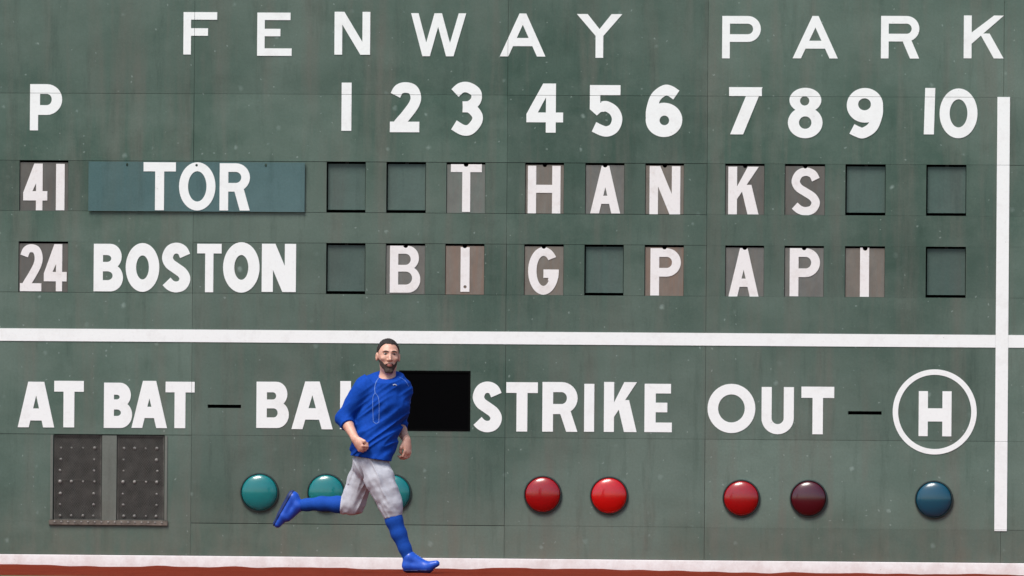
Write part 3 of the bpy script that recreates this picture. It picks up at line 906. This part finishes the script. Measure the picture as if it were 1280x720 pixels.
def nets(F):
    d = F.d; s_ = d < 0
    nx, ny, nz = d.shape
    corners = [(i, j, k) for i in (0, 1) for j in (0, 1) for k in (0, 1)]
    cnt = np.zeros((nx - 1, ny - 1, nz - 1), np.int8)
    for i, j, k in corners: cnt += s_[i:nx - 1 + i, j:ny - 1 + j, k:nz - 1 + k]
    act = np.argwhere((cnt > 0) & (cnt < 8))
    vid = np.full((nx - 1, ny - 1, nz - 1), -1, np.int64)
    vid[tuple(act.T)] = np.arange(len(act))
    val = np.stack([d[act[:, 0] + i, act[:, 1] + j, act[:, 2] + k] for i, j, k in corners], 1)
    pos = np.zeros((len(act), 3)); n = np.zeros((len(act), 1))
    for a in range(8):
        for b in range(a + 1, 8):
            ca, cb = np.array(corners[a]), np.array(corners[b])
            if np.abs(ca - cb).sum() != 1: continue
            va, vb = val[:, a], val[:, b]
            cr_ = (va < 0) != (vb < 0)
            t = np.where(cr_, va / np.where(cr_, va - vb, 1), 0)
            pos += np.where(cr_[:, None], ca + t[:, None] * (cb - ca), 0); n += cr_[:, None]
    V = F.lo + F.h * (act + pos / n)
    Q = []
    for ax in range(3):
        sl0 = [slice(1, -1)] * 3; sl1 = [slice(1, -1)] * 3
        sl0[ax] = slice(0, -1); sl1[ax] = slice(1, None)
        a, b = s_[tuple(sl0)], s_[tuple(sl1)]
        e = np.argwhere(a != b)
        if len(e) == 0: continue
        flip = a[tuple(e.T)]
        e = e + 1; e[:, ax] -= 1
        u, w = (ax + 1) % 3, (ax + 2) % 3
        def g(du, dw):
            c = e.copy(); c[:, u] -= du; c[:, w] -= dw
            return vid[tuple(c.T)]
        q_ = np.stack([g(1, 1), g(0, 1), g(0, 0), g(1, 0)], 1)
        q_ = np.where(flip[:, None], q_, q_[:, ::-1])
        Q.append(q_)
    return V, np.concatenate(Q)

def mesh_of(name, V, Q, mats, parent=None, origin=None):
    me = bpy.data.meshes.new(name)
    V = V - (np.zeros(3) if origin is None else origin)
    me.vertices.add(len(V)); me.vertices.foreach_set('co', V.astype(np.float32).ravel())
    me.loops.add(len(Q) * 4); me.loops.foreach_set('vertex_index', Q.astype(np.int32).ravel())
    me.polygons.add(len(Q)); me.polygons.foreach_set('loop_start', np.arange(0, len(Q) * 4, 4, dtype=np.int32))
    me.polygons.foreach_set('loop_total', np.full(len(Q), 4, np.int32))
    me.polygons.foreach_set('use_smooth', np.ones(len(Q), bool))
    me.update(calc_edges=True); me.validate()
    for m in mats: me.materials.append(m)
    o = bpy.data.objects.new(name, me); COL.objects.link(o)
    if parent is not None: o.parent = parent
    return o

def unit(v): v = np.array(v, float); return v / np.linalg.norm(v)
PXM = float(np.linalg.norm(J(500, 500) - J(501, 500)))       # metres per photo pixel at the runner

# joints, measured in the photograph; dy is depth (negative is towards the camera)
hipR, hipL = J(461, 565, -.085), J(466, 563, .085)
kneR, ankR = J(488, 629, -.10), J(511, 697, -.09)
kneL, ankL = J(442, 630, .09), J(372, 631.5, .10)
shR, shL = J(453, 487, -.06), J(503, 488.5, .08)
elR, wrR = J(430, 522, -.05), J(444.5, 549, -.20)
elL, wrL = J(498, 531, .20), J(508.5, 551, .06)
neck0, neck1 = J(484, 476, .015), J(485.4, 458, .01)
TN = unit((.38, -.92, .05))                                  # the chest faces this way

# ---- head frame
HC = J(485.2, 446.0, .0)
hf = unit((.27, -.95, -.02)); hu = unit((.035, -.01, 1.0)); hr = unit(np.cross(hf, hu)); hu = unit(np.cross(hr, hf))
# hr points to image left?  make hr the image-right direction
if hr[0] < 0: hr = -hr
def H3(x, f, u): return HC + hr * x + hf * f + hu * u
HA = [hr, hf, hu]
def head_prims():
    L = []
    L.append((ellip(H3(0, -.022, .036), (.0765, .098, .092), HA), .02, '+'))           # cranium
    L.append((ellip(H3(0, .018, .000), (.066, .070, .092), HA), .03, '+'))              # face mass
    L.append((ellip(H3(0, .024, -.066), (.052, .056, .050), HA), .03, '+'))             # jaw
    L.append((cone(H3(-.010, .068, -.108), H3(.010, .068, -.108), .0155, .0155), .03, '+'))   # chin
    for s in (-1, 1):
        L.append((ellip(H3(s * .043, .062, -.012), (.019, .016, .014), HA), .02, '+'))   # cheekbone
        L.append((ellip(H3(s * .0815, -.010, -.003), (.0105, .019, .032), HA), .007, '+'))  # ear
        L.append((ellip(H3(s * .090, .004, -.003), (.006, .009, .018), HA), .006, '-'))
        L.append((ellip(H3(s * .031, .095, .023), (.019, .017, .0125), HA), .012, '-'))    # eye socket
        L.append((cone(H3(s * .012, .083, .041), H3(s * .046, .070, .042), .0085, .0075), .012, '+'))   # brow ridge
    L.append((cone(H3(0, .082, .026), H3(0, .102, -.019), .0075, .0115), .012, '+'))     # nose
    for s in (-1, 1): L.append((ellip(H3(s * .0125, .090, -.022), (.0085, .009, .0075), HA), .008, '+'))
    L.append((ellip(H3(0, .081, -.054), (.024, .012, .0065), HA), .008, '+'))            # lips
    L.append((ellip(H3(0, .079, -.065), (.020, .012, .0070), HA), .006, '+'))
    L.append((cone(H3(-.021, .0945, -.0593), H3(.021, .0945, -.0593), .0022, .0022), .004, '-'))
    return L

def hand(Fd, wrist, a, n, curl, thumb_up=None, flip=1, sc=1.0):
    a = unit(a); n = unit(np.array(n) - a * (np.array(n) @ a)); s_ = np.cross(a, n) * flip
    P = lambda x, y, z: wrist + (a * x + s_ * y + n * z) * sc
    Fd.add(ellip(P(.050, 0, 0), np.array((.056, .041, .0185)) * sc, [a, s_, n]), .02)
    Fd.add(cone(P(-.01, 0, 0), P(.03, 0, 0), .0265 * sc, .028 * sc, (n, .75)), .02)
    for off, ln, sp in ((.029, .95, .05), (.0100, 1.06, .01), (-.0095, 1.0, -.03), (-.0275, .80, -.07)):
        p = P(.086 - abs(off) * .15, off, .002); ang = 0.0
        for i, (l, r0, r1) in enumerate(((.043, .0098, .0092), (.027, .0092, .0085), (.021, .0085, .0072))):
            ang += math.radians(curl[i])
            dirv = unit((a * math.cos(ang) - n * math.sin(ang)) + s_ * sp)
            q_ = p + dirv * l * ln * sc
            Fd.add(cone(p, q_, r0 * sc, r1 * sc), .005)
            p = q_
    t0 = P(.022, .028, -.008); t1 = P(.056, .046, -.020); t2 = P(.080, .036, -.036); t3 = P(.092, .018, -.042)
    for p, q_, r0, r1 in ((t0, t1, .0155, .0125), (t1, t2, .0118, .0105), (t2, t3, .0102, .0082)):
        Fd.add(cone(p, q_, r0 * sc, r1 * sc), .007)

allj = np.array([hipR, hipL, kneR, ankR, kneL, ankL, shR, shL, elR, wrR, elL, wrL, HC, J(342, 661, .1), J(551, 718, -.09)])
LO = allj.min(0) - np.array([.12, .16, .06]); HI = allj.max(0) + np.array([.12, .16, .20])
body = Field(LO, HI, .0042)
# trunk
chest, belly, pelv = J(480, 499, .01), J(473, 533, .0), J(464, 562, .0)
body.add(cone(chest, belly, .150, .135, (TN, .70)), .03)
body.add(cone(belly, belly * .5 + pelv * .5, .115, .075, (TN, .62)), .05); body.add(cone(belly, pelv, .07, .06), .05)
body.add(cone(shR, shL, .058, .058), .05)
body.add(cone(neck0, neck1, .062, .056), .04)
# legs
for hip, kn, an in ((hipR, kneR, ankR), (hipL, kneL, ankL)):
    body.add(cone(hip * .8 + (hipR + hipL) * .1, kn, .066, .052), .03)
calfR = kneR * .62 + ankR * .38 + np.array((-.010, 0, 0)); calfL = kneL * .62 + ankL * .38
for kn, ca, an in ((kneR, calfR, ankR), (kneL, calfL, ankL)):
    body.add(cone(kn, ca, .050, .044), .02); body.add(cone(ca, an, .044, .032), .02)
footR = [J(511, 708, -.09), J(530, 709.5, -.095), J(537, 708.5, -.097)]
footL = [J(366, 623.5, .10), J(356, 643, .105), J(352.5, 649, .107)]
for ft, an in ((footR, ankR), (footL, ankL)):
    body.add(cone(an, ft[0], .034, .030), .02); body.add(cone(ft[0], ft[1], .028, .024), .02); body.add(cone(ft[1], ft[2], .022, .016), .02)
    body.add(cone(an, ft[1], .033, .026), .03)
# arms
for sh, el, wr in ((shR, elR, wrR), (shL, elL, wrL)):
    body.add(cone(sh, el, .056, .043), .02)
    mid = el * .65 + wr * .35
    body.add(cone(el, mid, .041, .040), .01); body.add(cone(mid, wr, .040, .027), .015)
hand(body, wrR, (.52, -.28, -.80), (-.62, -.70, -.20), (72, 88, 55), flip=-1)
hand(body, wrL, (.10, -.25, -.96), (.80, -.55, .12), (34, 52, 38), flip=1)
hp = head_prims()
for p, k, op in hp: body.add(p, k, op)
skin, nt, b = newmat('skin'); q = NB(nt); tc = q.n('ShaderNodeTexCoord')
q.link(q.mix(q.ramp(q.noise(tc.outputs['Object'], 14, 4), .3, .7), (.56, .29, .205), (.66, .37, .275)), b.inputs['Base Color'])
b.inputs['Roughness'].default_value = .48; b.inputs['Subsurface Weight'].default_value = .12
b.inputs['Subsurface Radius'].default_value = (.012, .005, .003); b.inputs['Subsurface Scale'].default_value = 1.0
lip = plain('lip_skin', (.40, .15, .12), .45, bump=0, var=.08)
V, Q = nets(body)
ORI = np.array([float(ankR[0]), float(ankR[1]), 0.0])
person = mesh_of('person', V, Q, [skin, lip], None, ORI)
person.location = ORI
cen = V[Q].mean(1) - HC
lx, lf, lu = cen @ hr, cen @ hf, cen @ hu
ml = (np.abs(lx) < .0235) & (lf > .07) & (lu < -.049) & (lu > -.0715)
mi = np.zeros(len(Q), np.int32); mi[ml] = 1
person.data.polygons.foreach_set('material_index', mi)
tag(person, 'person sprinting to the right in blue pullover, grey knickers and blue socks, looking at camera', 'person')

def part(name, Fd, mat, parent=None):
    V, Q = nets(Fd)
    o = mesh_of(name, V, Q, [mat], person if parent is None else parent, ORI)
    return o, V, Q

# ---- hair, beard, brows, eyes
def headfield(h, grow, lo=(-.11, -.14, -.14), hi=(.11, .13, .15)):
    c = np.array([H3(*(a, b_, c_)) for a in (lo[0], hi[0]) for b_ in (lo[1], hi[1]) for c_ in (lo[2], hi[2])])
    Fd = Field(c.min(0), c.max(0), h)
    for p, k, op in hp: Fd.add(p, k, op)
    x, y, z = Fd.grid()
    px, py, pz = x - HC[0], y - HC[1], z - HC[2]
    X = px * hr[0] + py * hr[1] + pz * hr[2]; Fw = px * hf[0] + py * hf[1] + pz * hf[2]; U = px * hu[0] + py * hu[1] + pz * hu[2]
    Fd.d = Fd.d - grow
    return Fd, X, Fw, U
hairm = plain('dark_brown_hair', (.014, .009, .007), .8, 0, .4, 90, .5)
Fd, X, Fw, U = headfield(.0030, .0062)
nz_ = vnoise(X * 160, Fw * 160, U * 90, 3) * .006
hairline = .096 - .25 * np.clip(np.abs(X) - .040, 0, 1) - np.clip(-Fw + .046, 0, .2) * 1.75      # height of the hair edge
hairline = np.maximum(hairline, np.where(Fw < -.03, -.05, -.012))
edge = hairline - U
ear = np.sqrt(((np.abs(X) - .078) / .02) ** 2 + ((Fw + .010) / .026) ** 2 + ((U + .002) / .034) ** 2)
edge = np.maximum(np.maximum(edge * .7, (1.0 - ear) * .02), np.abs(X) - .0795)
Fd.d = np.maximum(Fd.d + nz_, edge + nz_ * .6).astype(np.float32)
hair, _, _ = part('hair', Fd, hairm)
Fd, X, Fw, U = headfield(.003, .0022)
nz_ = vnoise(X * 200, Fw * 200, U * 160, 5) * .0016
cheek = -.058 + np.clip(np.abs(X) - .030, 0, 1) * 1.0             # the beard climbs to the sideburns
low = U - np.where(np.abs(X) < .030, -.044 - .16 * np.abs(X), cheek)
lipz = .0118 - np.sqrt((X / 1.9) ** 2 + ((U + .0600)) ** 2)          # leave the lips free
reg = np.maximum(low * .8, lipz)
reg = np.maximum(reg, -(Fw - .016 + np.clip(-U - .05, 0, 1) * .3) * .8)
reg = np.maximum(reg, -.121 - U)
Fd.d = np.maximum(Fd.d + nz_, reg + nz_).astype(np.float32)
beardm = plain('dark_beard', (.045, .026, .019), .75, 0, .5, 90, .5)
beard, _, _ = part('beard', Fd, beardm)
for s in (-1, 1):
    Fd, X, Fw, U = headfield(.0025, .0026)
    reg = np.sqrt(((X - s * .030) / .020) ** 2 + ((U - .0430 + (np.abs(X) - .030) ** 2 * 8) / .0040) ** 2) - 1
    Fd.d = np.maximum(Fd.d, np.maximum(reg * .005, .03 - Fw)).astype(np.float32)
    part('eyebrow', Fd, hairm)
    e = H3(s * .031, .0715, .0225)
    Fd = Field(e - .02, e + .02, .0022); Fd.add(ellip(e, (.0150, .0125, .0072), HA), .002)
    ob, _, _ = part('eye', Fd, plain('eye_white', (.30, .25, .22), .25, bump=0, var=.02))
    e2 = e + hf * .0095
    Fd = Field(e2 - .012, e2 + .012, .0018); Fd.add(ellip(e2, (.0062, .0042, .0062), HA), .002)
    part('iris', Fd, plain('dark_iris', (.018, .010, .007), .2, bump=0), ob)

# ---- pullover
blue = plain('royal_blue_fabric', (.004, .050, .31), .8, 0, .14, 60, .25, spec=.12)
dblue = plain('navy_trim', (.008, .016, .085), .8, 0, .1, 60, .2, spec=.25)
lo = np.array([shR, shL, elR, elL, hipR]).min(0) - np.array((.14, .2, .10)); hi = np.array([shR, shL, elL, neck1, hipL]).max(0) + np.array((.14, .2, .05))
Fs = Field(lo, hi, .005)
torso = [(J(482, 488, .015), .150), (J(480.5, 505, .01), .172), (J(473, 528, .0), .160), (J(468.5, 548, 0), .150), (J(465, 574, 0), .150)]
for (p, r0), (q_, r1) in zip(torso[:-1], torso[1:]): Fs.add(cone(p, q_, r0, r1, (TN, .78)), .04)
Fs.add(cone(J(468.5, 548, -.02), J(465, 575, -.035), .140, .143, (TN, 1.05)), .05)
Fs.add(cone(J(463, 484, -.03), J(501, 485, .05), .068, .064), .06)
Fs.add(cone(J(484.5, 478, .015), J(484.0, 464.0, .02), .108, .078), .05)             # collar
Fs.add(cone(J(475, 474, -.005), J(458, 482, -.04), .075, .07), .04)
Fs.add(cone(J(494, 476, .03), J(502, 484, .06), .07, .065), .04)
Fs2 = Field(lo, hi, .005)
cufR = elR * .62 + wrR * .38; cufL = elL * .70 + wrL * .30
Fs2.add(cone(shR, elR, .076, .060), .02); Fs2.add(cone(elR, cufR, .061, .050), .03)
Fs2.add(cone(shL, elL, .072, .060), .02); Fs2.add(cone(elL, cufL, .060, .050), .03)
x, y, z = Fs.grid()
# folds: broad drag lines running from the arm pit to the hip, plus crumples
u1 = (x - chest[0]) * .80 + (z - chest[2]) * .60; u2 = -(x - chest[0]) * .60 + (z - chest[2]) * .80
f1 = vnoise(u1 * 2.6 + 40, y * 5 + 60, u2 * 28 + 50, 21); f2 = vnoise(x * 24 + 40, y * 18 + 60, z * 13 + 50, 22)
f3 = vnoise(x * 9 + 40, y * 9 + 80, z * 6 + 50, 23)
low = np.clip((chest[2] - z) / .18 + .45, .35, 1)
disp = (low * (.030 * (np.abs(f1) * 2 - .30) + .016 * f3) + .012 * f2)
Fs.d = (Fs.d + disp).astype(np.float32); Fs2.d = (Fs2.d + disp * .62).astype(np.float32)
# cut the sleeves square at the cuffs, the hem and the collar
def plane(p, n): n = unit(n); return (x - p[0]) * n[0] + (y - p[1]) * n[1] + (z - p[2]) * n[2]
near = lambda p, r: (np.sqrt((x - p[0]) ** 2 + (y - p[1]) ** 2 + (z - p[2]) ** 2) - r)
for cf, el in ((cufR, elR), (cufL, elL)):
    cutp = np.maximum(plane(cf - unit(cf - el) * .004, cf - el), near(cf, .12))
    Fs2.d = np.maximum(Fs2.d, np.where(near(cf, .12) < 0, plane(cf - unit(cf - el) * .004, cf - el), -1)).astype(np.float32)
k = .028
hh = np.maximum(k - np.abs(Fs.d - Fs2.d), 0) / k
Fs.d = np.minimum(Fs.d, Fs2.d) - hh * hh * k * .25
hem0, hem1 = J(438, 569), J(492, 577)
hem_ = 0
hn = unit(np.cross(hem1 - hem0, (0, 1, 0))); hn = hn if hn[2] < 0 else -hn
Fs.d = np.maximum(Fs.d, plane(hem0, hn)).astype(np.float32)
col0 = J(484, 470.0, 0); cn = unit((.04, -.42, .90))
Fs.d = np.maximum(Fs.d, np.where(near(J(485, 462), .17) < 0, plane(col0, cn), -1)).astype(np.float32)
shirt, SV, SQ = part('pullover', Fs, blue)
bvh = BVHTree.FromPolygons([tuple(v) for v in SV], [tuple(int(i) for i in f) for f in SQ])
def tube(name, pxs, r, mat, parent, sub=4):
    path = spline(pxs, sub); pts = []
    for px, py in path:
        d = ray(px, py); h_ = bvh.ray_cast(CAM + d * 70, d)
        if h_[0] is not None: pts.append(np.array(h_[0]) - np.array(d) * r * .3)
    if len(pts) < 2: return
    V = []; F = []; n = 6
    for i, p in enumerate(pts):
        t = unit(pts[min(i + 1, len(pts) - 1)] - pts[max(i - 1, 0)])
        a = unit(np.cross(t, (0, 1, .01))); b2 = np.cross(t, a)
        for j in range(n): V.append(p + (a * math.cos(j * 2 * math.pi / n) + b2 * math.sin(j * 2 * math.pi / n)) * r - ORI)
    for i in range(len(pts) - 1):
        for j in range(n): F.append((i * n + j, i * n + (j + 1) % n, (i + 1) * n + (j + 1) % n, (i + 1) * n + j))
    return link_mesh(name, V, F, mat, parent, True)
pip = plain('pale_blue_piping', (.11, .21, .52), .7, bump=0, var=.05)
tube('piping', [(473.2, 472.5), (470, 478), (468.4, 485), (468.8, 491)], .0030, pip, shirt)
tube('piping', [(468.8, 491), (466.2, 497), (466.0, 510), (466.6, 527)], .0022, pip, shirt)
tube('piping', [(468.8, 491), (473, 497), (474, 508), (473.6, 528)], .0022, pip, shirt)
tube('piping', [(466.6, 527), (470, 529.5), (473.6, 528)], .0024, pip, shirt)
tube('piping', [(499.5, 471.5), (506.5, 476), (511, 483)], .0022, pip, shirt)
tube('emblem', [(491.2, 481.6), (493.4, 480.6), (495.6, 481.8)], .0045, plain('grey_emblem', (.35, .38, .45), .6, bump=0), shirt)

# ---- trousers gathered below the knee
grey = plain('light_grey_fabric', (.43, .43, .465), .85, 0, .08, 50, .25, sheen=.1, spec=.2)
lo = np.array([hipR, hipL, kneR, kneL]).min(0) - np.array((.20, .18, .16)); hi = np.array([hipR, hipL, kneR]).max(0) + np.array((.18, .18, .06))
Fp = Field(lo, hi, .005)
Fp.add(cone(J(466, 558), J(464.5, 577), .118, .138, (TN, .76)), .04)
legs = [[(J(467, 580, -.045), .112), (J(474.5, 598, -.085), .108), (J(482, 615, -.095), .094), (J(488, 631, -.10), .080), (J(490.5, 643, -.10), .067)],
        [(J(459, 580, .045), .106), (J(450.5, 601, .07), .088), (J(444, 619, .085), .078), (J(441.5, 630, .09), .079), (J(430.5, 631.5, .095), .068)]]
FL = []
for lg in legs:
    Fg = Field(lo, hi, .005)
    for (p, r0), (q_, r1) in zip(lg[:-1], lg[1:]): Fg.add(cone(p, q_, r0, r1), .03)
    FL.append(Fg)
x, y, z = Fp.grid()
hemR, hemRn = J(491.5, 646.5, -.10), unit(J(491.5, 646.5) - J(488.5, 631)); hemL, hemLn = J(426.5, 632, .095), unit((-1, 0, .10))
# fold pattern
w1 = vnoise((x * .50 - z * .86) * 4.2 + 40, y * 6 + 60, (x * .86 + z * .50) * 34 + 50, 31)
w2 = vnoise(x * 26 + 40, y * 22 + 60, z * 30 + 50, 32); w3 = vnoise((x * .40 + z * .92) * 4.2 + 40, y * 6 + 60, (-x * .92 + z * .40) * 34 + 50, 33)
w4 = vnoise(x * 8 + 40, y * 8 + 60, z * 7 + 50, 36)
kneeR = np.exp(-((z - hemR[2] - .04) / .05) ** 2) * (x > kneR[0] - .16); kneeL = np.exp(-((x - hemL[0] - .04) / .05) ** 2) * (z < hipL[2] - .25)
FL[0].d = (FL[0].d + .017 * (np.abs(w1) * 2 - .24) + .007 * w2 + .012 * w4 + .016 * kneeR * vnoise(x * 7 + 40, y * 7, z * 40 + 50, 34)).astype(np.float32)
FL[1].d = (FL[1].d + .017 * (np.abs(w3) * 2 - .24) + .007 * w2 + .012 * w4 + .016 * kneeL * vnoise(x * 40 + 40, y * 7, z * 8 + 50, 35)).astype(np.float32)
FL[0].d = np.maximum(FL[0].d, plane(hemR, hemRn)).astype(np.float32)
FL[1].d = np.maximum(FL[1].d, np.where(z < hipL[2] - .2, plane(hemL, hemLn), -1)).astype(np.float32)
Fp.d = (Fp.d + .018 * (np.abs(w1) * 2 - .4)).astype(np.float32)
for g_, k in ((FL[1], .02), (FL[0], .012)):
    hh = np.maximum(k - np.abs(Fp.d - g_.d), 0) / k
    Fp.d = np.minimum(Fp.d, g_.d) - hh * hh * k * .25
part('trousers', Fp, grey)

# ---- socks and shoes
sockm = plain('blue_sock_knit', (.006, .060, .33), .8, 0, .12, 80, .3, spec=.2)
shoem = plain('blue_shoe_leather', (.010, .075, .46), .35, 0, .12, 40, .2)
solem = plain('dark_blue_sole', (.006, .018, .10), .5, 0, .2, 40, .2)
sR = [(J(490, 640, -.10), .062), (J(492.5, 650, -.10), .0625), (J(498.5, 667, -.098), .0555), (J(506, 685, -.094), .046), (J(511.5, 699, -.09), .043)]
sL = [(J(436, 631.5, .095), .060), (J(422, 630.6, .096), .0595), (J(402, 629.6, .098), .052), (J(384, 631, .10), .044), (J(371, 632, .10), .043)]
for ch_ in (sR, sL):
    A = np.array([p for p, _ in ch_]); Fd = Field(A.min(0) - .08, A.max(0) + .08, .005)
    for (p, r0), (q_, r1) in zip(ch_[:-1], ch_[1:]): Fd.add(cone(p, q_, r0, r1), .02)
    x, y, z = Fd.grid(); Fd.d = (Fd.d + .003 * vnoise(x * 20 + 40, y * 20 + 60, z * 20 + 60, 41)).astype(np.float32)
    part('sock', Fd, sockm)
lacem = plain('pale_blue_lace', (.10, .20, .55), .7, bump=0)
def shoe(pts, sole_dir, sole_pts, floor=None):
    A = np.array([p for pr in pts for p in (pr[0], pr[1])]); Fd = Field(A.min(0) - .08, A.max(0) + .08, .004)
    for p, q_, r0, r1 in pts: Fd.add(cone(p, q_, r0, r1, ((0, 1, 0), 1.05)), .012)
    x, y, z = Fd.grid()
    sd_ = unit(sole_dir)
    base = sole_pts
    pl = (x - base[0]) * sd_[0] + (y - base[1]) * sd_[1] + (z - base[2]) * sd_[2]
    Fd.d = np.maximum(Fd.d, pl).astype(np.float32)
    G = Field(A.min(0) - .08, A.max(0) + .08, .004); G.d = Fd.d.copy()
    o, V, Q = part('shoe', Fd, shoem)
    G.d = np.maximum(np.maximum(G.d - .006, -(pl + .022)), pl - .004).astype(np.float32)
    part('sole', G, solem, o)
    b2 = BVHTree.FromPolygons([tuple(v) for v in V], [tuple(int(i) for i in f) for f in Q])
    e0, e1 = pts[2][0], pts[2][1]
    for t in (.45, .6, .75, .9):
        c = e0 + (e1 - e0) * t - sd_ * .06; VV = []; FF = []; ring = []
        for k in np.linspace(-.020, .020, 7):
            h_ = b2.ray_cast(Vector(c + np.array((0, k, 0))), Vector(sd_))
            if h_[0] is not None: ring.append(np.array(h_[0]))
        ax = unit(e1 - e0)
        for r_ in ring:
            for a_, b_3 in ((-.004, 0), (0, .004), (.004, 0)): VV.append(r_ + ax * a_ - sd_ * b_3 - ORI)
        for k in range(len(ring) - 1):
            for m_2 in (0, 1): FF.append((k * 3 + m_2, k * 3 + m_2 + 1, k * 3 + m_2 + 4, k * 3 + m_2 + 3))
        if FF: link_mesh('lace', VV, FF, lacem, o, True)
hR, bR, tR, iR = J(510.5, 707, -.09), J(533, 709, -.095), J(545.5, 704.5, -.097), J(512, 697, -.09)
hL, bL, tL, iL = J(366, 622, .10), J(354.5, 645, .105), J(347, 655, .108), J(372, 632, .10)
zs_ = J(520, 716.2, -.09)
shoe([(hR, bR, .046, .042), (bR, tR, .042, .024), (iR, J(530, 706.5, -.094), .046, .036), (iR, hR, .047, .044)], (.02, 0, -1), np.array((zs_[0], zs_[1], .006)))
shoe([(hL, bL, .046, .041), (bL, tL, .041, .028), (iL, J(359, 646, .104), .046, .036), (iL, hL, .046, .044)], np.cross(tL - hL, (0, 1, 0)) * (1 if np.cross(tL - hL, (0, 1, 0))[0] < 0 else -1),
     hL + unit(np.cross(tL - hL, (0, 1, 0)) * (1 if np.cross(tL - hL, (0, 1, 0))[0] < 0 else -1)) * .038)
